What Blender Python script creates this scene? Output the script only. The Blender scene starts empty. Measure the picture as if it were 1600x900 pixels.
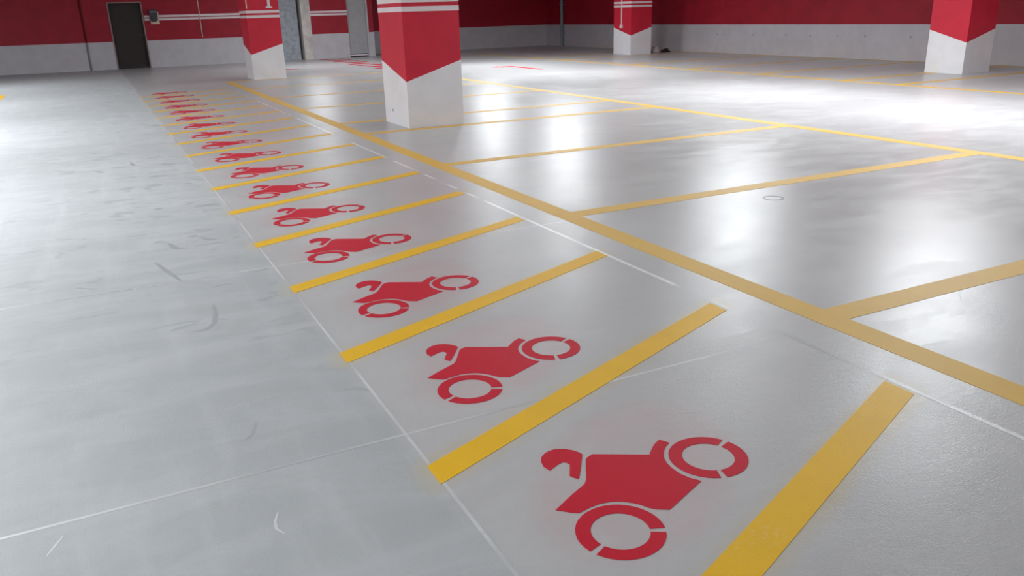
import bpy, math, random
from mathutils import Matrix, Vector

random.seed(7)
S = 1.09                                  # metres per motorcycle-bay spacing: every plan coordinate below is in bay spacings
sc = bpy.context.scene
COL = sc.collection

# ---------------------------------------------------------------- camera
cam_data = bpy.data.cameras.new('camera')
cam_data.sensor_width = 36.0
cam_data.lens = 1258.38 / 1600 * 36.0
cam_data.clip_end = 200
cam = bpy.data.objects.new('camera', cam_data)
COL.objects.link(cam)
RT, UP, FW = Vector((0.892228, -0.450692, -0.028385)), Vector((0.170051, 0.277087, 0.945677)), Vector((0.418344, 0.848587, -0.323866))
rot = Matrix((RT, UP, -FW)).transposed().to_4x4()
cam.matrix_world = Matrix.Translation(Vector((-0.7175, -0.0343, 1.3241)) * S) @ rot
sc.camera = cam

# ---------------------------------------------------------------- world, exposure
world = bpy.data.worlds.new('garage_world')
sc.world = world
world.use_nodes = True
world.node_tree.nodes['Background'].inputs[0].default_value = (0.8, 0.85, 0.95, 1)
world.node_tree.nodes['Background'].inputs[1].default_value = 0.05
sc.view_settings.view_transform = 'Standard'
sc.view_settings.look = 'None'
sc.view_settings.exposure = 1.5
sc.view_settings.gamma = 1.0
sc.view_settings.use_curve_mapping = False
sc.cycles.use_denoising = True
sc.cycles.max_bounces = 6
sc.cycles.diffuse_bounces = 4

CEIL = 3.4                               # ceiling height, bay spacings
LAMP_Z = 3.0                             # underside of the hanging batten lamps
# (x, y, watts) of each batten lamp; the row over the driving aisle and the row over the motorcycle lane
LAMPS_AISLE = [(8.6, -1.2, 60), (8.6, 2.7, 60), (8.6, 6.46, 90), (8.6, 10.18, 88), (8.6, 15.9, 88), (8.6, 19.7, 88)]
LAMPS_LANE = [(-3.7, -3.5, 55), (-3.7, 2.0, 65), (-3.7, 7.0, 125), (-3.7, 12.0, 120), (-3.7, 17.0, 72), (-3.7, 21.5, 50)]  # nearest and last pair added to brighten the near and far floor
LAMPS_LOBBY = [(5.2, 24.3, 40)]
LAMP_COLOR = (0.93, 0.97, 1.0)

# ---------------------------------------------------------------- node helpers
def new_mat(name):
    m = bpy.data.materials.new(name)
    m.use_nodes = True
    nt = m.node_tree
    for n in list(nt.nodes):
        nt.nodes.remove(n)
    out = nt.nodes.new('ShaderNodeOutputMaterial')
    b = nt.nodes.new('ShaderNodeBsdfPrincipled')
    nt.links.new(b.outputs[0], out.inputs[0])
    return m, nt, b, out

class N:
    """small arithmetic helper over a node tree"""
    def __init__(self, nt):
        self.nt = nt
    def put(self, sock, v):
        if isinstance(v, bpy.types.NodeSocket):
            self.nt.links.new(v, sock)
        else:
            sock.default_value = v
    def m(self, op, a, b=0.0, c=0.0, clamp=False):
        n = self.nt.nodes.new('ShaderNodeMath')
        n.operation = op
        n.use_clamp = clamp
        self.put(n.inputs[0], a); self.put(n.inputs[1], b); self.put(n.inputs[2], c)
        return n.outputs[0]
    def ramp(self, v, a, b, lo=0.0, hi=1.0):
        n = self.nt.nodes.new('ShaderNodeMapRange')
        n.interpolation_type = 'SMOOTHSTEP'
        n.clamp = True
        self.put(n.inputs['Value'], v)
        n.inputs['From Min'].default_value = a; n.inputs['From Max'].default_value = b
        n.inputs['To Min'].default_value = lo; n.inputs['To Max'].default_value = hi
        return n.outputs['Result']
    def mix(self, f, a, b):
        n = self.nt.nodes.new('ShaderNodeMix')
        n.data_type = 'RGBA'
        self.put(n.inputs[0], f)
        self.put(n.inputs[6], a if isinstance(a, bpy.types.NodeSocket) else (*a, 1))
        self.put(n.inputs[7], b if isinstance(b, bpy.types.NodeSocket) else (*b, 1))
        return n.outputs[2]
    def coords(self, scale=(1, 1, 1), kind='Object', rot=(0, 0, 0)):
        t = self.nt.nodes.new('ShaderNodeTexCoord')
        mp = self.nt.nodes.new('ShaderNodeMapping')
        mp.inputs['Scale'].default_value = scale
        mp.inputs['Rotation'].default_value = rot
        self.nt.links.new(t.outputs[kind], mp.inputs[0])
        return mp.outputs[0]
    def noise(self, vec, scale, detail=4.0, rough=0.55, dist=0.0):
        n = self.nt.nodes.new('ShaderNodeTexNoise')
        self.nt.links.new(vec, n.inputs['Vector'])
        n.inputs['Scale'].default_value = scale
        n.inputs['Detail'].default_value = detail
        n.inputs['Roughness'].default_value = rough
        n.inputs['Distortion'].default_value = dist
        return n.outputs['Fac']
    def bump(self, h, strength, dist):
        n = self.nt.nodes.new('ShaderNodeBump')
        n.inputs['Strength'].default_value = strength
        n.inputs['Distance'].default_value = dist
        self.nt.links.new(h, n.inputs['Height'])
        return n.outputs['Normal']

def world_coords(h, scale=(1, 1, 1), rot=(0, 0, 0)):
    g = h.nt.nodes.new('ShaderNodeNewGeometry')
    mp = h.nt.nodes.new('ShaderNodeMapping')
    mp.inputs['Scale'].default_value = scale
    mp.inputs['Rotation'].default_value = rot
    h.nt.links.new(g.outputs['Position'], mp.inputs[0])
    return mp.outputs[0]

# ---------------------------------------------------------------- materials
def paint_mat(name, col, rough=0.5, var=0.10, bump=0.15, scale=3.0, spec=0.5):
    m, nt, b, o = new_mat(name)
    h = N(nt)
    v = world_coords(h)
    n1 = h.noise(v, scale, 5)
    n2 = h.noise(v, 45, 2)
    k = h.m('ADD', h.m('MULTIPLY', h.m('SUBTRACT', n1, 0.5), var * 2), 1.0)
    cc = h.mix(h.ramp(n1, 0.3, 0.7), tuple(c * (1 - var) for c in col), tuple(min(1, c * (1 + var)) for c in col))
    h.put(b.inputs['Base Color'], cc)
    b.inputs['Roughness'].default_value = rough
    b.inputs['Specular IOR Level'].default_value = spec
    h.put(b.inputs['Normal'], h.bump(n2, bump, 0.004))
    return m

def line_mat(name, col, worn, rough=0.45, spec=0.30):
    """floor paint: solid, with pale scuffed patches and a slight roller texture"""
    m, nt, b, o = new_mat(name)
    h = N(nt)
    v = world_coords(h)
    patch = h.ramp(h.noise(v, 2.2, 3), 0.56, 0.72)
    fine = h.ramp(h.noise(v, 55, 4, 0.7), 0.50, 0.66)
    f = h.m('MULTIPLY', h.m('MULTIPLY', patch, fine), 0.55)
    tone = h.noise(v, 6, 3)
    base = h.mix(tone, tuple(c * 0.93 for c in col), tuple(min(1, c * 1.07) for c in col))
    h.put(b.inputs['Base Color'], h.mix(f, base, worn))
    b.inputs['Roughness'].default_value = rough
    b.inputs['Specular IOR Level'].default_value = spec
    h.put(b.inputs['Normal'], h.bump(h.noise(v, 130, 2), 0.25, 0.002))
    return m

def chalk_mat(name, strength, tone=(0.82, 0.83, 0.84), lo=0.40, hi=0.62, base=(0.41, 0.412, 0.418)):
    """a rubbed line: patches of the mark's tone fading into the bare floor colour"""
    m, nt, b, o = new_mat(name)
    h = N(nt)
    v = world_coords(h)
    a = h.ramp(h.noise(v, 1.3, 2, 0.5), lo, hi)
    fine = h.ramp(h.noise(v, 40, 3), 0.25, 0.6, 0.7, 1.0)
    h.put(b.inputs['Base Color'], h.mix(h.m('MULTIPLY', h.m('MULTIPLY', a, fine), strength), base, tone))
    b.inputs['Roughness'].default_value = 0.30
    h.put(b.inputs['Normal'], h.bump(h.noise(v, 170, 2, 0.5), 0.5, 0.0016))
    return m

def floor_mat():
    m, nt, b, o = new_mat('epoxy_floor')
    h = N(nt)
    g = nt.nodes.new('ShaderNodeNewGeometry')
    sep = nt.nodes.new('ShaderNodeSeparateXYZ')
    nt.links.new(g.outputs['Position'], sep.inputs[0])
    x = h.m('DIVIDE', sep.outputs[0], S)
    y = h.m('DIVIDE', sep.outputs[1], S)
    P = world_coords(h)
    big = h.noise(P, 0.55, 5, 0.6)
    mid = h.noise(P, 3.2, 6, 0.62, 0.6)
    # trowel sweeps: long soft streaks across the lane
    streak = h.noise(world_coords(h, (0.9, 2.4, 1), (0, 0, 0.35)), 1.6, 6, 0.65, 0.8)
    streak2 = h.noise(world_coords(h, (5.0, 0.7, 1), (0, 0, 0.1)), 1.3, 4, 0.6, 0.4)
    wob = h.m('MULTIPLY', h.m('SUBTRACT', mid, 0.5), 0.12)
    lane = h.ramp(h.m('ADD', x, wob), -0.06, 0.06, 1.0, 0.0)            # dusty lane left of the motorcycle bays
    clean = h.mix(h.ramp(big, 0.3, 0.7), (0.412, 0.411, 0.416), (0.468, 0.466, 0.470))
    clean = h.mix(h.ramp(streak, 0.45, 0.75, 0, 0.35), clean, (0.54, 0.54, 0.54))
    dusty = h.mix(h.ramp(streak, 0.35, 0.7), (0.375, 0.390, 0.399), (0.425, 0.440, 0.449))
    dusty = h.mix(h.ramp(streak2, 0.48, 0.75, 0, 0.35), dusty, (0.49, 0.503, 0.512))
    col = h.mix(lane, clean, dusty)
    # dark rubber scuffs, mostly beside the bays and away from the camera
    sc1 = h.noise(world_coords(h, (1.5, 2.4, 1), (0, 0, 0.5)), 1.9, 3, 0.55, 1.2)
    zone = h.m('MULTIPLY', h.ramp(x, -2.2, -0.5), h.ramp(x, -0.05, 0.03, 1, 0))
    zone = h.m('MULTIPLY', zone, h.ramp(y, 2.2, 4.5))
    scuff = h.m('MULTIPLY', h.ramp(sc1, 0.585, 0.68), zone)
    col = h.mix(h.m('MULTIPLY', scuff, 0.38), col, (0.20, 0.215, 0.23))
    # overspray: a soft yellow fringe along the divider lines, a pink one round each symbol
    v = h.m('SUBTRACT', y, h.m('MULTIPLY', x, 0.413))
    fr = h.m('FRACT', v)
    d = h.m('MULTIPLY', h.m('MINIMUM', fr, h.m('SUBTRACT', 1.0, fr)), 0.924)
    inx = h.m('MULTIPLY', h.ramp(x, -0.10, 0.02), h.ramp(x, 1.70, 1.82, 1, 0))
    iny = h.m('MULTIPLY', h.ramp(v, 0.7, 0.9), h.ramp(v, 17.1, 17.3, 1, 0))
    inb = h.m('MULTIPLY', inx, iny)
    hy = h.m('MULTIPLY', h.ramp(d, 0.045, 0.12, 1, 0), h.m('MULTIPLY', inb, h.ramp(mid, 0.35, 0.7, 0.18, 0.62)))
    col = h.mix(hy, col, (0.50, 0.40, 0.20))
    al = h.m('DIVIDE', h.m('SUBTRACT', x, 0.55), 0.926)
    ex = h.m('DIVIDE', al, 0.46)
    ey = h.m('DIVIDE', h.m('SUBTRACT', fr, 0.49), 0.36)
    e = h.m('SQRT', h.m('ADD', h.m('MULTIPLY', ex, ex), h.m('MULTIPLY', ey, ey)))
    hr = h.m('MULTIPLY', h.ramp(e, 0.75, 1.1, 1, 0), h.m('MULTIPLY', inb, h.ramp(mid, 0.3, 0.7, 0.14, 0.36)))
    col = h.mix(hr, col, (0.50, 0.30, 0.30))
    h.put(b.inputs['Base Color'], col)
    r = h.m('ADD', h.m('MULTIPLY', lane, 0.26), h.m('ADD', h.ramp(mid, 0.35, 0.65, 0.278, 0.305), h.ramp(streak, 0.42, 0.62, 0.0, 0.05)))
    h.put(b.inputs['Roughness'], r)
    h.put(b.inputs['Specular IOR Level'], h.m('SUBTRACT', 0.44, h.m('MULTIPLY', lane, 0.30)))
    fine = h.noise(P, 170, 2, 0.5)
    wave = h.noise(world_coords(h, (1.0, 1.6, 1), (0, 0, 0.4)), 20, 5, 0.65)
    n1 = h.bump(fine, 0.5, 0.0016)
    nb = nt.nodes.new('ShaderNodeBump')
    nb.inputs['Strength'].default_value = 0.22
    nb.inputs['Distance'].default_value = 0.004
    nt.links.new(wave, nb.inputs['Height'])
    nt.links.new(n1, nb.inputs['Normal'])
    h.put(b.inputs['Normal'], nb.outputs[0])
    return m

def lamp_mat():
    m, nt, b, o = new_mat('lamp_tube')
    b.inputs['Base Color'].default_value = (0.9, 0.9, 0.9, 1)
    b.inputs['Emission Color'].default_value = (*LAMP_COLOR, 1)
    b.inputs['Emission Strength'].default_value = 1.0
    return m

M_FLOOR = floor_mat()
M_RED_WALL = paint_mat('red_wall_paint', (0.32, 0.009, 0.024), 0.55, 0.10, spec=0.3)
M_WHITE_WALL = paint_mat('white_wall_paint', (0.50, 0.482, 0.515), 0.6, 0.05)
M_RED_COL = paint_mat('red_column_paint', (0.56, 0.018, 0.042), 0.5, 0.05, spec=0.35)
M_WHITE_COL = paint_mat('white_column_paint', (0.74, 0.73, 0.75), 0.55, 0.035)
M_STRIPE = paint_mat('white_stripe_paint', (0.74, 0.66, 0.68), 0.5, 0.04)
M_CEIL = paint_mat('ceiling_paint', (0.74, 0.74, 0.74), 0.8, 0.05)
M_PLASTER = paint_mat('bare_plaster', (0.56, 0.53, 0.50), 0.8, 0.16, 0.5, 4)
M_GREY = paint_mat('grey_rough_plaster', (0.34, 0.37, 0.41), 0.8, 0.20, 0.8, 7)
M_STEEL = paint_mat('grey_door_metal', (0.36, 0.355, 0.37), 0.45, 0.05, 0.05, 6)
M_BROWN = paint_mat('dark_brown_door', (0.019, 0.010, 0.009), 0.6, 0.15)
M_DARK = paint_mat('dark_plate_gap_shade', (0.03, 0.03, 0.035), 0.8, 0.1)  # near black; stands in for shade in the gaps, plain on the kick plate
M_FRAME = paint_mat('dull_frame', (0.26, 0.20, 0.185), 0.6, 0.08)
M_PIPE = paint_mat('grey_pipe', (0.22, 0.25, 0.29), 0.45, 0.05)
M_CONDUIT = paint_mat('pink_white_conduit', (0.70, 0.50, 0.48), 0.5, 0.05)
M_BOX = paint_mat('black_plastic', (0.035, 0.037, 0.05), 0.35, 0.1)
M_CREAM = paint_mat('cream_board', (0.70, 0.52, 0.40), 0.6, 0.08)
M_RAG = paint_mat('pale_rag', (0.52, 0.46, 0.46), 0.85, 0.15, 0.6, 20)
M_DARKRAG = paint_mat('black_rag', (0.018, 0.010, 0.012), 0.7, 0.2)
M_YELLOW = line_mat('yellow_line_paint', (0.77, 0.445, 0.010), (0.74, 0.58, 0.24))
M_YELLOW_OLD = line_mat('matt_yellow_line_paint', (0.68, 0.42, 0.075), (0.60, 0.48, 0.25), 0.5)
M_RED = line_mat('red_symbol_paint', (0.52, 0.007, 0.026), (0.54, 0.09, 0.10), 0.5, 0.2)
M_CHALK = chalk_mat('white_chalk', 0.5, lo=0.30, hi=0.62)
M_CHALK_WORN = chalk_mat('worn_chalk', 0.85, lo=0.44, hi=0.56)
M_JOINT = chalk_mat('pale_joint_filler', 0.45, lo=0.36, hi=0.60)
M_SCUFF = chalk_mat('dark_scuff', 0.85, (0.10, 0.10, 0.105), 0.2, 0.45)
M_RUBBER = chalk_mat('faint_rubber', 0.30, (0.20, 0.21, 0.22), 0.2, 0.45, (0.40, 0.415, 0.424))
M_LAMP = lamp_mat()
M_LAMP_BODY = paint_mat('lamp_housing', (0.6, 0.6, 0.6), 0.5)

# ---------------------------------------------------------------- mesh helpers
def tag(o, label=None, cat=None, group=None, kind=None):
    if label: o['label'] = label
    if cat: o['category'] = cat
    if group: o['group'] = group
    if kind: o['kind'] = kind
    return o

def mesh_obj(name, verts, faces, mat, parent=None, loc=(0, 0, 0)):
    me = bpy.data.meshes.new(name)
    me.from_pydata([(v[0] * S, v[1] * S, v[2] * S) for v in verts], [], faces)
    me.materials.append(mat)
    me.update()
    o = bpy.data.objects.new(name, me)
    COL.objects.link(o)
    o.location = tuple(c * S for c in loc)
    if parent: o.parent = parent
    return o

def box_data(x0, y0, z0, x1, y1, z1):
    v = [(x0, y0, z0), (x1, y0, z0), (x1, y1, z0), (x0, y1, z0), (x0, y0, z1), (x1, y0, z1), (x1, y1, z1), (x0, y1, z1)]
    f = [(0, 3, 2, 1), (4, 5, 6, 7), (0, 1, 5, 4), (1, 2, 6, 5), (2, 3, 7, 6), (3, 0, 4, 7)]
    return v, f

def boxes(name, lst, mat, parent=None, loc=(0, 0, 0)):
    V, F = [], []
    for b in lst:
        v, f = box_data(*b)
        n = len(V)
        V += v
        F += [tuple(i + n for i in q) for q in f]
    return mesh_obj(name, V, F, mat, parent, loc)

def prism_data(pts, z0, z1):
    n = len(pts)
    a = sum(pts[i][0] * pts[(i + 1) % n][1] - pts[(i + 1) % n][0] * pts[i][1] for i in range(n))
    if a < 0: pts = pts[::-1]
    v = [(p[0], p[1], z0) for p in pts] + [(p[0], p[1], z1) for p in pts]
    f = [tuple(range(n, 2 * n)), tuple(range(n - 1, -1, -1))]
    f += [(i, (i + 1) % n, n + (i + 1) % n, n + i) for i in range(n)]
    return v, f

PAINT = 0.0013                            # paint thickness
def paint(name, pts, mat, parent=None, h=PAINT, loc=(0, 0, 0)):
    v, f = prism_data(pts, 0.0001, h)
    return mesh_obj(name, v, f, mat, parent, loc)

def empty(name, loc=(0, 0, 0), rz=0.0):
    o = bpy.data.objects.new(name, None)
    COL.objects.link(o)
    o.empty_display_size = 0.1
    o.location = tuple(c * S for c in loc)
    o.rotation_euler = (0, 0, rz)
    return o

def tube(name, p0, p1, r, mat, parent=None, n=10):
    a, b = Vector(p0), Vector(p1)
    d = (b - a).normalized()
    u = d.orthogonal().normalized()
    w = d.cross(u)
    V = []
    for c in (a, b):
        for i in range(n):
            t = 2 * math.pi * i / n
            V.append(tuple(c + (u * math.cos(t) + w * math.sin(t)) * r))
    F = [(i, (i + 1) % n, n + (i + 1) % n, n + i) for i in range(n)] + [tuple(range(n - 1, -1, -1)), tuple(range(n, 2 * n))]
    return mesh_obj(name, V, F, mat, parent)

# ---------------------------------------------------------------- the shell
XL, XR, Y0, YB, YD = -9.0, 16.06, -7.0, 28.4, 30.1
BAND = 0.81
fl = boxes('floor', [(XL - 0.3, Y0 - 0.3, -0.12, XR + 0.3, YD + 0.3, 0)], M_FLOOR)
tag(fl, 'glossy light grey epoxy car park floor', 'floor', kind='structure')
ce = boxes('ceiling', [(XL - 0.3, Y0 - 0.3, CEIL, XR + 0.3, YD + 0.3, CEIL + 0.2)], M_CEIL)
tag(ce, 'pale flat concrete ceiling above the frame', 'ceiling', kind='structure')

def wall(name, label, x0, y0, x1, y1, face_dir, stripes=None, gaps=()):
    """painted wall slab: red above, white band below as a child, optional pair of white stripes"""
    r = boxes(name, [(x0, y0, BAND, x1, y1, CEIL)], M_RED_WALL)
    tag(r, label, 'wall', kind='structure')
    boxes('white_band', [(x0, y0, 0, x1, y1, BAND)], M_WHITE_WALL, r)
    if stripes:
        for sx0, sx1 in stripes:
            for z in (1.395, 1.485):
                boxes('stripe', [(sx0, y0 - 0.004, z, sx1, y0, z + 0.062)], M_STRIPE, r)
    return r

DX0, DX1, DZ = 0.0, 0.92, 1.93            # dark doorway
T = 0.25
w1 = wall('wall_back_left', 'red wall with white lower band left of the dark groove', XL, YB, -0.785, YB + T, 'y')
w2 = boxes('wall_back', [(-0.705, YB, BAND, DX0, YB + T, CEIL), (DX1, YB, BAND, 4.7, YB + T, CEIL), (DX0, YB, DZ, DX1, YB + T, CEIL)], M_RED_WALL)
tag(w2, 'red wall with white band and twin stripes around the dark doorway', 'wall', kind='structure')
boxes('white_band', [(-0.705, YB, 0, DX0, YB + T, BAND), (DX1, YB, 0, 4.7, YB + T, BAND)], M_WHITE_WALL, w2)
for z in (1.395, 1.485):
    boxes('stripe', [(DX1 + 0.045, YB - 0.004, z, 4.7, YB, z + 0.062)], M_STRIPE, w2)
gv = boxes('trim_1', [(-0.785, YB + 0.12, BAND, -0.705, YB + T, CEIL)], M_RED_WALL)
boxes('white_band', [(-0.785, YB + 0.12, 0, -0.705, YB + T, BAND)], M_WHITE_WALL, gv)
tag(gv, 'dark recessed movement joint in the back wall left of the doorway', 'joint', kind='structure')

d1 = empty('door_1', (DX0, YB, 0))
tag(d1, 'dark brown door in a thin pale frame, in the red back wall', 'door', kind='structure')
dw = DX1 - DX0
boxes('leaf', [(0.012, 0.10, 0.07, dw - 0.012, 0.15, DZ - 0.012)], M_BROWN, d1)
boxes('kick_plate', [(0.012, 0.085, 0.0, dw - 0.012, 0.15, 0.07)], M_DARK, d1)
boxes('frame', [(-0.025, -0.015, 0, 0.012, 0.2, DZ), (dw - 0.012, -0.015, 0, dw + 0.025, 0.2, DZ), (-0.025, -0.015, DZ - 0.012, dw + 0.025, 0.2, DZ + 0.02)], M_FRAME, d1)
boxes('handle', [(dw - 0.12, 0.06, 0.92, dw - 0.10, 0.10, 1.02)], M_BOX, d1)

# lobby corner: rough grey panel in a recess, plaster post, striped wall, grey door
rp = boxes('wall_recess', [(4.7, YB + 0.18, 0, 5.68, YB + 0.40, CEIL)], M_GREY)
tag(rp, 'rough blue grey panel set back between white column and plaster post', 'wall', kind='structure')
rb = boxes('wall_recess_back', [(4.7, YB + 0.75, 0, 6.1, YB + 0.85, CEIL)], M_DARK)  # shadow of the gap put into a near black colour
tag(rb, 'back of the gap beside the rough grey panel, coloured dark as shade', 'wall', kind='structure')
po = boxes('trim_2', [(5.76, YB - 0.06, 0, 6.07, YB + 0.75, CEIL)], M_PLASTER)
tag(po, 'beige unpainted plaster post beside the striped red wall', 'post', kind='structure')
w3 = wall('wall_lobby', 'short red wall with twin white stripes left of the grey door', 6.07, YB, 7.34, YB + T, 'y', [(6.07, 7.34)])
d2 = empty('door_2', (7.34, YB, 0))
tag(d2, 'plain grey metal door beside the short striped wall', 'door', kind='structure')
boxes('leaf', [(0.0, 0.08, 0.11, 0.66, 0.13, 2.1)], M_STEEL, d2)
boxes('bottom_gap_shade', [(0.0, 0.10, 0.085, 0.66, 0.15, 0.11), (0.0, 0.06, 0.0, 0.66, 0.14, 0.045)], M_DARK, d2)  # solid strips; the shade of the door gaps is in their colour
boxes('threshold', [(0.0, 0.05, 0.045, 0.66, 0.15, 0.085)], M_STRIPE, d2)
boxes('frame', [(0.66, -0.01, 0, 0.72, 0.2, 2.1), (0.0, -0.01, 2.1, 0.72, 0.2, 2.16)], M_WHITE_WALL, d2)
w3b = boxes('wall_lobby_lintel', [(7.34, YB, 2.16, 8.06, YB + T, CEIL)], M_RED_WALL)
tag(w3b, 'red wall over the grey door', 'wall', kind='structure')
w4 = wall('wall_lobby_end', 'narrow end of red wall right of the grey door', 8.06, YB, 8.24, YD, 'y')
w5 = wall('wall_far', 'dim red wall with grey band in the far right corner', 8.24, YD, XR + 0.25, YD + T, 'y')
w6 = wall('wall_right', 'long red wall with white lower band on the right', XR, Y0, XR + 0.25, YD, 'x')
w7 = wall('wall_left', 'red and white side wall outside the frame', XL - 0.25, Y0, XL, YB, 'x')
w8 = wall('wall_front', 'red and white wall behind the viewer', XL, Y0 - 0.25, XR, Y0, 'y')

# tie holes in the right wall
for hy in (13.05, 14.31, 15.16, 16.04, 16.9, 18.14, 19.43, 19.65):
    v = []
    n = 8
    r = 0.026 if hy not in (15.16, 19.43) else 0.018
    for xx in (XR - 0.003, XR):
        v += [(xx, hy + r * math.cos(2 * math.pi * i / n), 0.53 + r * math.sin(2 * math.pi * i / n)) for i in range(n)]
    f = [tuple(range(n - 1, -1, -1)), tuple(range(n, 2 * n))] + [(i, (i + 1) % n, n + (i + 1) % n, n + i) for i in range(n)]
    mesh_obj('tie_hole', v, f, M_PIPE, w6)

# ---------------------------------------------------------------- columns
def column(x0, y0, x1, y1, label):
    w, d = x1 - x0, y1 - y0
    r = empty('column', (x0 + w / 2, y0 + d / 2, 0))
    tag(r, label, 'column', 'red and white columns')
    c = [(-w / 2, -d / 2), (w / 2, -d / 2), (w / 2, d / 2), (-w / 2, d / 2)]
    zz = [0.558, 0.785, 0.558, 0.785]
    V = [(p[0], p[1], 0) for p in c] + [(p[0], p[1], z) for p, z in zip(c, zz)]
    F = [(0, 3, 2, 1), (0, 1, 5, 4), (1, 2, 6, 5), (2, 3, 7, 6), (3, 0, 4, 7), (4, 5, 6), (4, 6, 7)]
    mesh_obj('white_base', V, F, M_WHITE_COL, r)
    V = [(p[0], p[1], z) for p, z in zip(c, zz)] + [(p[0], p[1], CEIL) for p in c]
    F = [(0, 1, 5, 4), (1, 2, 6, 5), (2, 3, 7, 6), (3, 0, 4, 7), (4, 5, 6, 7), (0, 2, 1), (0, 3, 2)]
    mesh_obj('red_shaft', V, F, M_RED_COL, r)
    e = 0.003
    for z in (1.365, 1.468):
        boxes('stripe', [(-w / 2 - e, -d / 2 - e, z, w / 2 + e, d / 2 + e, z + 0.058)], M_STRIPE, r)
    return r

cA = column(2.655, 9.53, 3.385, 10.43, 'large red and white column nearest the viewer, standing across a yellow bay line')
cB = column(2.615, 20.0, 3.36, 20.9, 'red and white column bearing a white number 1, at the far end of the motorcycle bays')
cC = column(13.87, 20.98, 14.62, 21.9, 'small distant red and white column with a thin cable down its left face')
cD = column(13.65, 9.98, 14.42, 10.77, 'red and white column standing before the long right wall')

# small dark knock on the near column
v, f = box_data(-0.368, 0.13, 0.158, -0.365, 0.16, 0.185)
mesh_obj('chip', v, f, M_PIPE, cA)

# white numeral 1 with a flag and a foot serif, painted on the front face
V, F = [], []
def numeral():
    x, z = 0.155, 1.575
    y1 = -0.45
    y0 = y1 - 0.004
    outl = [(-0.075, 0), (0.075, 0), (0.075, 0.03), (0.03, 0.045), (0.03, 0.34), (-0.01, 0.34), (-0.075, 0.30), (-0.075, 0.275), (-0.03, 0.285), (-0.03, 0.045), (-0.075, 0.03)]
    n = len(outl)
    vv = [(x + a, y0, z + b) for a, b in outl] + [(x + a, y1, z + b) for a, b in outl]
    ff = [tuple(range(n)), tuple(range(2 * n - 1, n - 1, -1))] + [((i + 1) % n, i, n + i, n + (i + 1) % n) for i in range(n)]
    return vv, ff
v, f = numeral()
mesh_obj('numeral', v, f, M_STRIPE, cB)

# ---------------------------------------------------------------- cables, pipes, box
t = empty('cable_conduit', (2.58, YB, 0.85))
tag(t, 'thin pinkish conduit running down the back wall between doorway and column', 'conduit')
tube('pipe', (0, -0.012, 0), (0, -0.012, CEIL - 0.85), 0.014, M_CONDUIT, t)
t = empty('cable_conduit', (2.64, 20.0, 1.57))
tag(t, 'short pale conduit on the left edge of the column with number 1', 'conduit')
tube('pipe', (0, -0.012, 0), (0, -0.012, CEIL - 1.57), 0.012, M_CREAM, t)
t = empty('cable_conduit', (13.87, 21.46, 0.78))
tag(t, 'thin pale cable with a small socket, on the distant column', 'conduit')
tube('pipe', (-0.014, 0, 0.05), (-0.014, 0, CEIL - 0.78), 0.017, M_STRIPE, t)
v, f = box_data(-0.05, -0.05, -0.01, 0, 0.05, 0.09)
mesh_obj('socket', v, f, M_STRIPE, t)
t = empty('drain_pipe', (XR, 28.7, 0.03))
tag(t, 'grey vertical pipe on the right wall near the far corner', 'pipe')
tube('pipe', (-0.09, 0, 0), (-0.09, 0, CEIL - 0.04), 0.06, M_PIPE, t, 14)
for z in (0.45, 1.5):
    boxes('clamp', [(-0.155, -0.07, z, -0.002, 0.07, z + 0.04)], M_PIPE, t)

cb = empty('wall_box', (1.24, YB, 1.29))
tag(cb, 'black rounded box on a cream backing board right of the dark doorway', 'box')
boxes('backing_board', [(-0.11, -0.02, 0.0, 0.145, 0, 0.36)], M_CREAM, cb)
pts = []
for i in range(9):                       # rounded lower corners, seen from the front
    a = math.pi + i * math.pi / 2 / 8
    pts.append((-0.125 + 0.07 + 0.07 * math.cos(a), 0.075 + 0.07 + 0.07 * math.sin(a)))
for i in range(9):
    a = 1.5 * math.pi + i * math.pi / 2 / 8
    pts.append((0.10 - 0.09 + 0.09 * math.cos(a), 0.07 + 0.09 + 0.09 * math.sin(a)))
pts += [(0.09, 0.43), (-0.12, 0.43)]
n = len(pts)
v = [(a, -0.15, b) for a, b in pts] + [(a, -0.02, b) for a, b in pts]
f = [tuple(range(n)), tuple(range(2 * n - 1, n - 1, -1))] + [((i + 1) % n, i, n + i, n + (i + 1) % n) for i in range(n)]
case = mesh_obj('case', v, f, M_BOX, cb)
boxes('lid_rib', [(-0.11, -0.165, 0.34, 0.08, -0.15, 0.37)], M_PIPE, case)
tube('loop', (-0.10, -0.10, 0.09), (-0.04, -0.10, 0.05), 0.012, M_STRIPE, cb)

# crumpled rags by the distant column
def lump(name, loc, sx, sy, sz, mat, parent, seed, label=None):
    rnd = random.Random(seed)
    V, F = [], []
    nu, nv = 12, 6
    for j in range(nv):
        ph = (j / (nv - 1)) * math.pi / 2
        for i in range(nu):
            th = 2 * math.pi * i / nu
            k = 1 + rnd.uniform(-0.25, 0.25)
            V.append((sx * math.cos(th) * math.cos(ph) * k, sy * math.sin(th) * math.cos(ph) * k, max(0, sz * math.sin(ph) * (1 + rnd.uniform(-0.2, 0.2)))))
    for j in range(nv - 1):
        for i in range(nu):
            F.append((j * nu + i, j * nu + (i + 1) % nu, (j + 1) * nu + (i + 1) % nu, (j + 1) * nu + i))
    F.append(tuple(range(nu - 1, -1, -1)))
    o = mesh_obj(name, V, F, mat, parent, loc)
    for p in o.data.polygons: p.use_smooth = True
    return o
r1 = lump('crumpled_rag', (15.07, 21.35, 0), 0.15, 0.12, 0.20, M_RAG, None, 3)
tag(r1, 'pale crumpled rag on the floor beside the distant column', 'rag')
r2 = lump('crumpled_rag', (15.42, 21.3, 0), 0.17, 0.10, 0.10, M_DARKRAG, None, 5)
tag(r2, 'black crumpled scrap lying right of the pale rag', 'rag')
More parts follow.
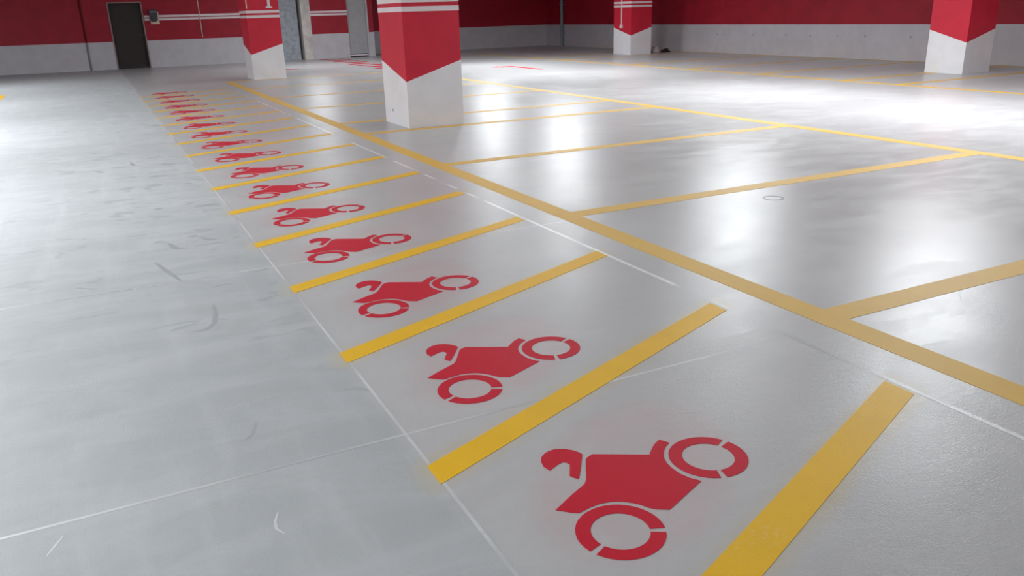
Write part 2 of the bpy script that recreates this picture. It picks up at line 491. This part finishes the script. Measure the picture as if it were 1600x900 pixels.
r3 = lump('crumpled_rag', (14.78, 21.3, 0), 0.08, 0.08, 0.28, M_RAG, None, 8)
tag(r3, 'small dull wrapping leaning at the foot of the distant column', 'rag')

# ---------------------------------------------------------------- floor paint
ORD = ['nearest', 'second', 'third', 'fourth', 'fifth', 'sixth', 'seventh', 'eighth', 'ninth', 'tenth', 'eleventh', 'twelfth', 'thirteenth',
       'fourteenth', 'fifteenth', 'sixteenth', 'seventeenth', 'eighteenth']
W_BAY, SKEW = 1.70, 0.413                 # motorcycle bay length across, slant
HW = 0.0575                               # half line width measured along the row
g0 = random.Random(4)
for i in range(1, 18):
    x0 = g0.uniform(-0.01, 0.01)
    x1 = W_BAY + g0.uniform(-0.012, 0.012)
    y = i + g0.uniform(-0.008, 0.008) if i > 1 else 1.010
    hw = HW if i > 1 else 0.0625
    pts = [(x0, -hw + x0 * SKEW), (x1, -hw + x1 * SKEW), (x1, hw + x1 * SKEW), (x0, hw + x0 * SKEW)]
    o = paint('bay_divider_line', pts, M_YELLOW, loc=(0, y, 0))
    word = ORD[i - 1]
    lab = ('nearest slanted yellow divider line, cut by the bottom edge of the frame' if i == 1 else
           'farthest slanted yellow divider line of the motorcycle bays' if i == 17 else
           '%s slanted yellow divider line of the motorcycle bays, counted from the viewer' % word)
    tag(o, lab, 'line', 'yellow motorcycle bay divider lines')

# motorcycle pictogram: local frame, x along the wheel axis from the rear hub, y upward
HOOK = [(0.2560, 0.3150), (0.2585, 0.3325), (0.2555, 0.3560), (0.2443, 0.3815), (0.2222, 0.4031), (0.2040, 0.4095), (0.1860, 0.4105), (0.1620, 0.4045),
        (0.1404, 0.3884), (0.1231, 0.3642), (0.1172, 0.3344), (0.1355, 0.3352), (0.1600, 0.3370), (0.1790, 0.3345), (0.1850, 0.3250), (0.1825, 0.3080),
        (0.1310, 0.2697), (0.1310, 0.2541), (0.1345, 0.2380), (0.1816, 0.2660)]
BODY = [(0.2347, 0.2862), (0.2493, 0.2910), (0.2757, 0.2889), (0.3834, 0.1484), (0.3983, 0.1545), (0.4449, 0.1700), (0.4823, 0.1740), (0.4861, 0.1374),
        (0.4564, 0.1338), (0.4243, 0.1215), (0.3970, 0.1044), (0.3751, 0.0815), (0.3586, 0.0532), (0.3463, 0.0168), (0.3440, -0.0159), (0.3500, -0.0500),
        (0.1667, -0.0527), (0.1450, -0.0217), (0.1385, -0.0020), (0.1360, 0.0241), (0.1289, 0.0491), (0.1154, 0.0761), (0.0949, 0.0985), (0.0674, 0.1160),
        (0.0345, 0.1270), (-0.0038, 0.1344), (-0.0151, 0.1518), (-0.0337, 0.1946), (0.0060, 0.1990), (0.0296, 0.2023), (0.0660, 0.2052), (0.1230, 0.2088), (0.1493, 0.2217)]
WB = 0.4856
def arc(cx, cy, a0, a1, ri, ro, n=22):
    o = [(cx + ro * math.cos(math.radians(a0 + (a1 - a0) * k / n)), cy + ro * math.sin(math.radians(a0 + (a1 - a0) * k / n))) for k in range(n + 1)]
    i = [(cx + ri * math.cos(math.radians(a1 + (a0 - a1) * k / n)), cy + ri * math.sin(math.radians(a1 + (a0 - a1) * k / n))) for k in range(n + 1)]
    n1 = n + 1
    v = [(p[0], p[1], 0.0001) for p in o + i] + [(p[0], p[1], PAINT) for p in o + i]
    m = 2 * n1
    f = []
    for k in range(n):
        q = (k, k + 1, m - 2 - k, m - 1 - k)
        f.append(tuple(j + m for j in q))
        f.append(q[::-1])
    for k in range(m):
        f.append((k, (k + 1) % m, m + (k + 1) % m, m + k))
    return v, f
def make_symbol():
    r = empty('motorcycle_symbol', (0.3345, 1.4865, 0), math.radians(22.16))
    paint('body', BODY, M_RED, r)
    paint('handlebar', HOOK, M_RED, r)
    g = 4.6
    for (cx, a, b, nm) in ((0.0, -49.0, 179.0, 'rear_wheel_arc'), (WB, 2.0, 231.0, 'front_wheel_arc')):
        for a0, a1 in ((a + g, b - g), (b + g, a + 360 - g)):
            v, f = arc(cx, 0, a0, a1, 0.080, 0.1215)
            mesh_obj(nm, v, f, M_RED, r)
    return r
sym = make_symbol()
for k in range(17):
    if k == 0:
        o = sym
    else:
        o = sym.copy()
        COL.objects.link(o)
        for ch in list(sym.children):
            c = ch.copy()
            COL.objects.link(c)
            c.parent = o
        o.location.y = (1.4865 + k + g0.uniform(-0.012, 0.012)) * S
        o.location.x = (0.3345 + g0.uniform(-0.012, 0.012)) * S
    lab = ('large red motorcycle pictogram nearest the viewer, in the first bay' if k == 0 else
           'farthest red motorcycle pictogram at the end of the row' if k == 16 else
           '%s red motorcycle pictogram in the row, counted from the viewer' % ORD[k])
    tag(o, lab, 'symbol', 'red motorcycle pictograms')

LW = 0.072
def yline(x, y0, y1, label, mat=None, w=LW):
    o = paint('long_parking_line', [(-w, y0), (w, y0), (w, y1), (-w, y1)], mat or M_YELLOW_OLD, loc=(x, 0, 0))
    tag(o, label, 'line', 'long yellow lines')
    return o
yline(2.0014, -5.0, 19.92, 'long yellow line running beside the motorcycle bays to the column with number 1', M_YELLOW_OLD)
yline(6.3101, -5.0, 19.92, 'long yellow line between the car bays and the bright driving aisle')
yline(11.197, -5.0, 26.5, 'long yellow line along the far side of the bright driving aisle')
yline(15.93, -5.0, 26.5, 'yellow line along the foot of the long right wall')
yline(-2.475, 4.0, 19.82, 'yellow line whose bright end shows at the left edge of the frame', M_YELLOW)

BAYS = [2.347, 4.601, 6.918, 9.421, 10.584, 12.80, 14.98, 17.40, 19.85]
b_lab = {2.347: 'nearest yellow car bay line, meeting the right edge of the frame',
         4.601: 'yellow car bay line passing just above the ring shaped scuff',
         6.918: 'yellow car bay line next in front of the large near column',
         9.421: 'yellow car bay line touching the front foot of the large near column',
         10.584: 'yellow car bay line just behind the large near column',
         12.80: 'faint yellow car bay line, second behind the large near column',
         14.98: 'faint yellow car bay line, third behind the large near column',
         17.40: 'faint yellow car bay line, next before the column with number 1',
         19.85: 'yellow line across the front foot of the column with number 1'}
for y in BAYS:
    o = paint('car_bay_line', [(2.0014 + LW, -LW), (6.3101 - LW, -LW), (6.3101 - LW, LW), (2.0014 + LW, LW)], M_YELLOW_OLD, loc=(0, y, 0))
    tag(o, b_lab[y], 'line', 'yellow car bay lines')
for k, (y, lab) in enumerate([(9.40, 'yellow wall bay line running in front of the column before the right wall'),
               (10.56, 'yellow wall bay line running behind the column before the right wall'),
               (12.75, 'yellow wall bay line, second left of the column before the right wall'),
               (15.0, 'faint yellow wall bay line, midway along the right wall'),
               (17.3, 'faint yellow wall bay line, next right of the distant column'),
               (20.55, 'faint yellow wall bay line before the foot of the distant column'),
               (22.3, 'faintest yellow wall bay line, behind the distant column')]):
    o = paint('wall_bay_line', [(11.197 + LW, -LW), (15.93 - LW, -LW), (15.93 - LW, LW), (11.197 + LW, LW)], M_YELLOW_OLD, loc=(0, y, 0))
    tag(o, lab, 'line', 'yellow wall bay lines')

# red turn arrow in the aisle, and the hatched crossing by the grey door
AR = [(8.88, 17.6), (9.02, 17.6), (9.02, 19.36), (8.68, 19.36), (8.68, 19.55), (8.42, 19.27), (8.68, 19.0), (8.68, 19.18), (8.88, 19.18)]
o = paint('turn_arrow', AR, M_RED)
tag(o, 'thin red turn arrow painted in the bright driving aisle', 'arrow')
hz = [21.45 + 0.86 * k for k in range(8)]
for k, y in enumerate(hz):
    x1 = 6.98 if k == 0 else 6.9
    o = paint('crossing_stripe', [(6.08, y), (x1, y + 0.03), (x1, y + 0.40), (6.08, y + 0.37)], M_RED)
    w = ('nearest red stripe of the hatched crossing before the grey door' if k == 0 else
         'farthest red stripe of the hatched crossing before the grey door' if k == 7 else
         '%s red stripe of the hatched crossing, counted from the viewer' % ORD[k])
    tag(o, w, 'stripe', 'red crossing stripes')
o = paint('red_dash', [(3.95, 23.25), (4.42, 23.18), (4.42, 23.42), (3.95, 23.49)], M_RED)
tag(o, 'short red dash on the floor just right of the column with number 1', 'mark')

# chalk setting-out lines and pale floor joints
def strip(name, x0, y0, x1, y1, w, mat, h=0.0006):
    d = Vector((x1 - x0, y1 - y0)).normalized()
    n = Vector((-d.y, d.x)) * w
    cx, cy = (x0 + x1) / 2, (y0 + y1) / 2
    q = [(x0 + n.x - cx, y0 + n.y - cy, h), (x0 - n.x - cx, y0 - n.y - cy, h), (x1 - n.x - cx, y1 - n.y - cy, h), (x1 + n.x - cx, y1 + n.y - cy, h)]
    return mesh_obj(name, q, [(0, 1, 2, 3)], mat, None, (cx, cy, 0))

def smear(name, pts, w, mat, parent, h=0.0003):
    """a tapered chalk or rubber mark along a polyline, flat on the floor"""
    P = [Vector(p) for p in pts]
    V, F = [], []
    fine = []
    for a, b in zip(P, P[1:]):
        fine += [a.lerp(b, k / 4) for k in range(4)]
    fine.append(P[-1])
    m = len(fine)
    for i, p in enumerate(fine):
        d = (fine[min(i + 1, m - 1)] - fine[max(i - 1, 0)]).normalized()
        k = w * (0.25 + 0.75 * math.sin(math.pi * (i + 0.5) / m))
        V += [(p.x - d.y * k, p.y + d.x * k, h), (p.x + d.y * k, p.y - d.x * k, h)]
    F = [(2 * i, 2 * i + 1, 2 * i + 3, 2 * i + 2) for i in range(m - 1)]
    return mesh_obj(name, V, F, mat, parent)

o = strip('chalk_line', 0.008, 0.6, 0.015, 18.4, 0.0058, M_CHALK)
tag(o, 'thin white chalk line along the left ends of the slanted yellow lines', 'line')
o = strip('chalk_line', 1.715, 0.4, 1.735, 18.4, 0.012, M_CHALK_WORN)
tag(o, 'broken white chalk line along the right ends of the slanted yellow lines', 'line')
for y, x0, x1, lab in ((2.27, -6, 1.75, 'pale floor joint crossing the lane at the second yellow divider'),
                       (4.47, -6, 1.9, 'pale floor joint crossing the lane at the fourth yellow divider'),
                       (6.64, -6, 10.9, 'pale floor joint crossing from the lane towards the aisle'),
                       (10.2, -6, 10.9, 'farthest pale floor joint, crossing behind the large column')):
    o = strip('floor_joint', x0, y + 0.02, x1, y, 0.0062, M_JOINT, 0.0004)
    tag(o, lab, 'joint', 'pale floor joints')
# rubber scuffs and pale scratches on the lane, pieces of the floor
SCUFFS = [([(-0.383, 3.994), (-0.391, 3.842), (-0.409, 3.726), (-0.45, 3.648), (-0.511, 3.648)], 0.012), ([(-0.582, 4.942), (-0.545, 4.745), (-0.481, 4.464)], 0.013), ([(-0.559, 5.433), (-0.492, 5.408)], 0.014), ([(-0.479, 5.382), (-0.446, 5.205), (-0.393, 5.172)], 0.016), ([(-0.229, 6.356), (-0.141, 6.399), (-0.09, 6.364), (-0.023, 6.345)], 0.014), ([(-0.49, 6.455), (-0.421, 6.484)], 0.018), ([(-0.173, 7.411), (-0.116, 7.405)], 0.02), ([(-0.109, 5.235), (-0.06, 5.295)], 0.012), ([(-0.537, 8.937), (-0.522, 8.751), (-0.49, 8.686)], 0.016), ([(-0.281, 8.664), (-0.217, 8.575), (-0.099, 8.576)], 0.018), ([(-0.501, 7.411), (-0.451, 7.314)], 0.02), ([(-0.113, 4.448), (-0.026, 4.449)], 0.01), ([(-0.855, 8.578), (-0.791, 8.454)], 0.016), ([(-0.991, 4.653), (-0.9, 4.572)], 0.006), ([(-0.121, 2.718), (-0.027, 2.702), (-0.002, 2.662)], 0.006), ([(-0.491, 2.503), (-0.446, 2.527), (-0.42, 2.615)], 0.006)]
SCRATCHES = [([(-0.462, 2.031), (-0.478, 1.988), (-0.482, 1.953), (-0.466, 1.918)], 0.004), ([(-1.045, 2.13), (-1.007, 2.21)], 0.003)]
for p, w in SCUFFS:
    smear('rubber_scuff', p, w * 1.1, M_RUBBER, fl)
for p, w in SCRATCHES:
    smear('pale_scratch', p, w, M_JOINT, fl)
# ring scuff in the car bay
v, f = arc(0, 0, 0, 359.9, 0.058, 0.076, 30)
o = mesh_obj('ring_scuff', v, f, M_SCUFF, None, (3.515, 4.235, 0))
tag(o, 'small dark ring shaped scuff in the second car bay', 'scuff')

# ---------------------------------------------------------------- lamps
def lamp(x, y, watts, label, group):
    r = empty('batten_lamp', (x, y, LAMP_Z))
    tag(r, label, 'lamp', group)
    L = 0.62
    boxes('housing', [(-0.07, -L, 0.03, 0.07, L, 0.10)], M_LAMP_BODY, r)
    tube('tube_lamp', (0, -L + 0.02, 0.022), (0, L - 0.02, 0.022), 0.016, M_LAMP, r)
    for s in (-1, 1):
        tube('hanger', (0, s * 0.4, 0.10), (0, s * 0.4, CEIL - LAMP_Z), 0.006, M_PIPE, r, 6)
    ld = bpy.data.lights.new('tube_light', 'AREA')
    ld.shape = 'RECTANGLE'
    ld.size = 0.16 * S
    ld.size_y = 1.24 * S
    ld.energy = watts
    ld.color = LAMP_COLOR
    lo = bpy.data.objects.new('tube_light', ld)
    COL.objects.link(lo)
    lo.parent = r
    lo.location = (0, 0, -0.004)
    return r
for k, (x, y, w) in enumerate(LAMPS_AISLE):
    lamp(x, y, w, '%s white batten lamp over the driving aisle, counted from the viewer, above the frame' % ORD[k], 'lamps over the aisle')
for k, (x, y, w) in enumerate(LAMPS_LANE):
    lamp(x, y, w, '%s white batten lamp over the motorcycle lane, counted from the viewer, unseen above the frame' % ORD[k], 'lamps over the lane')
for x, y, w in LAMPS_LOBBY:
    lamp(x, y, w, 'white batten lamp hanging before the lobby doors, above the frame', 'lamps by the lobby')
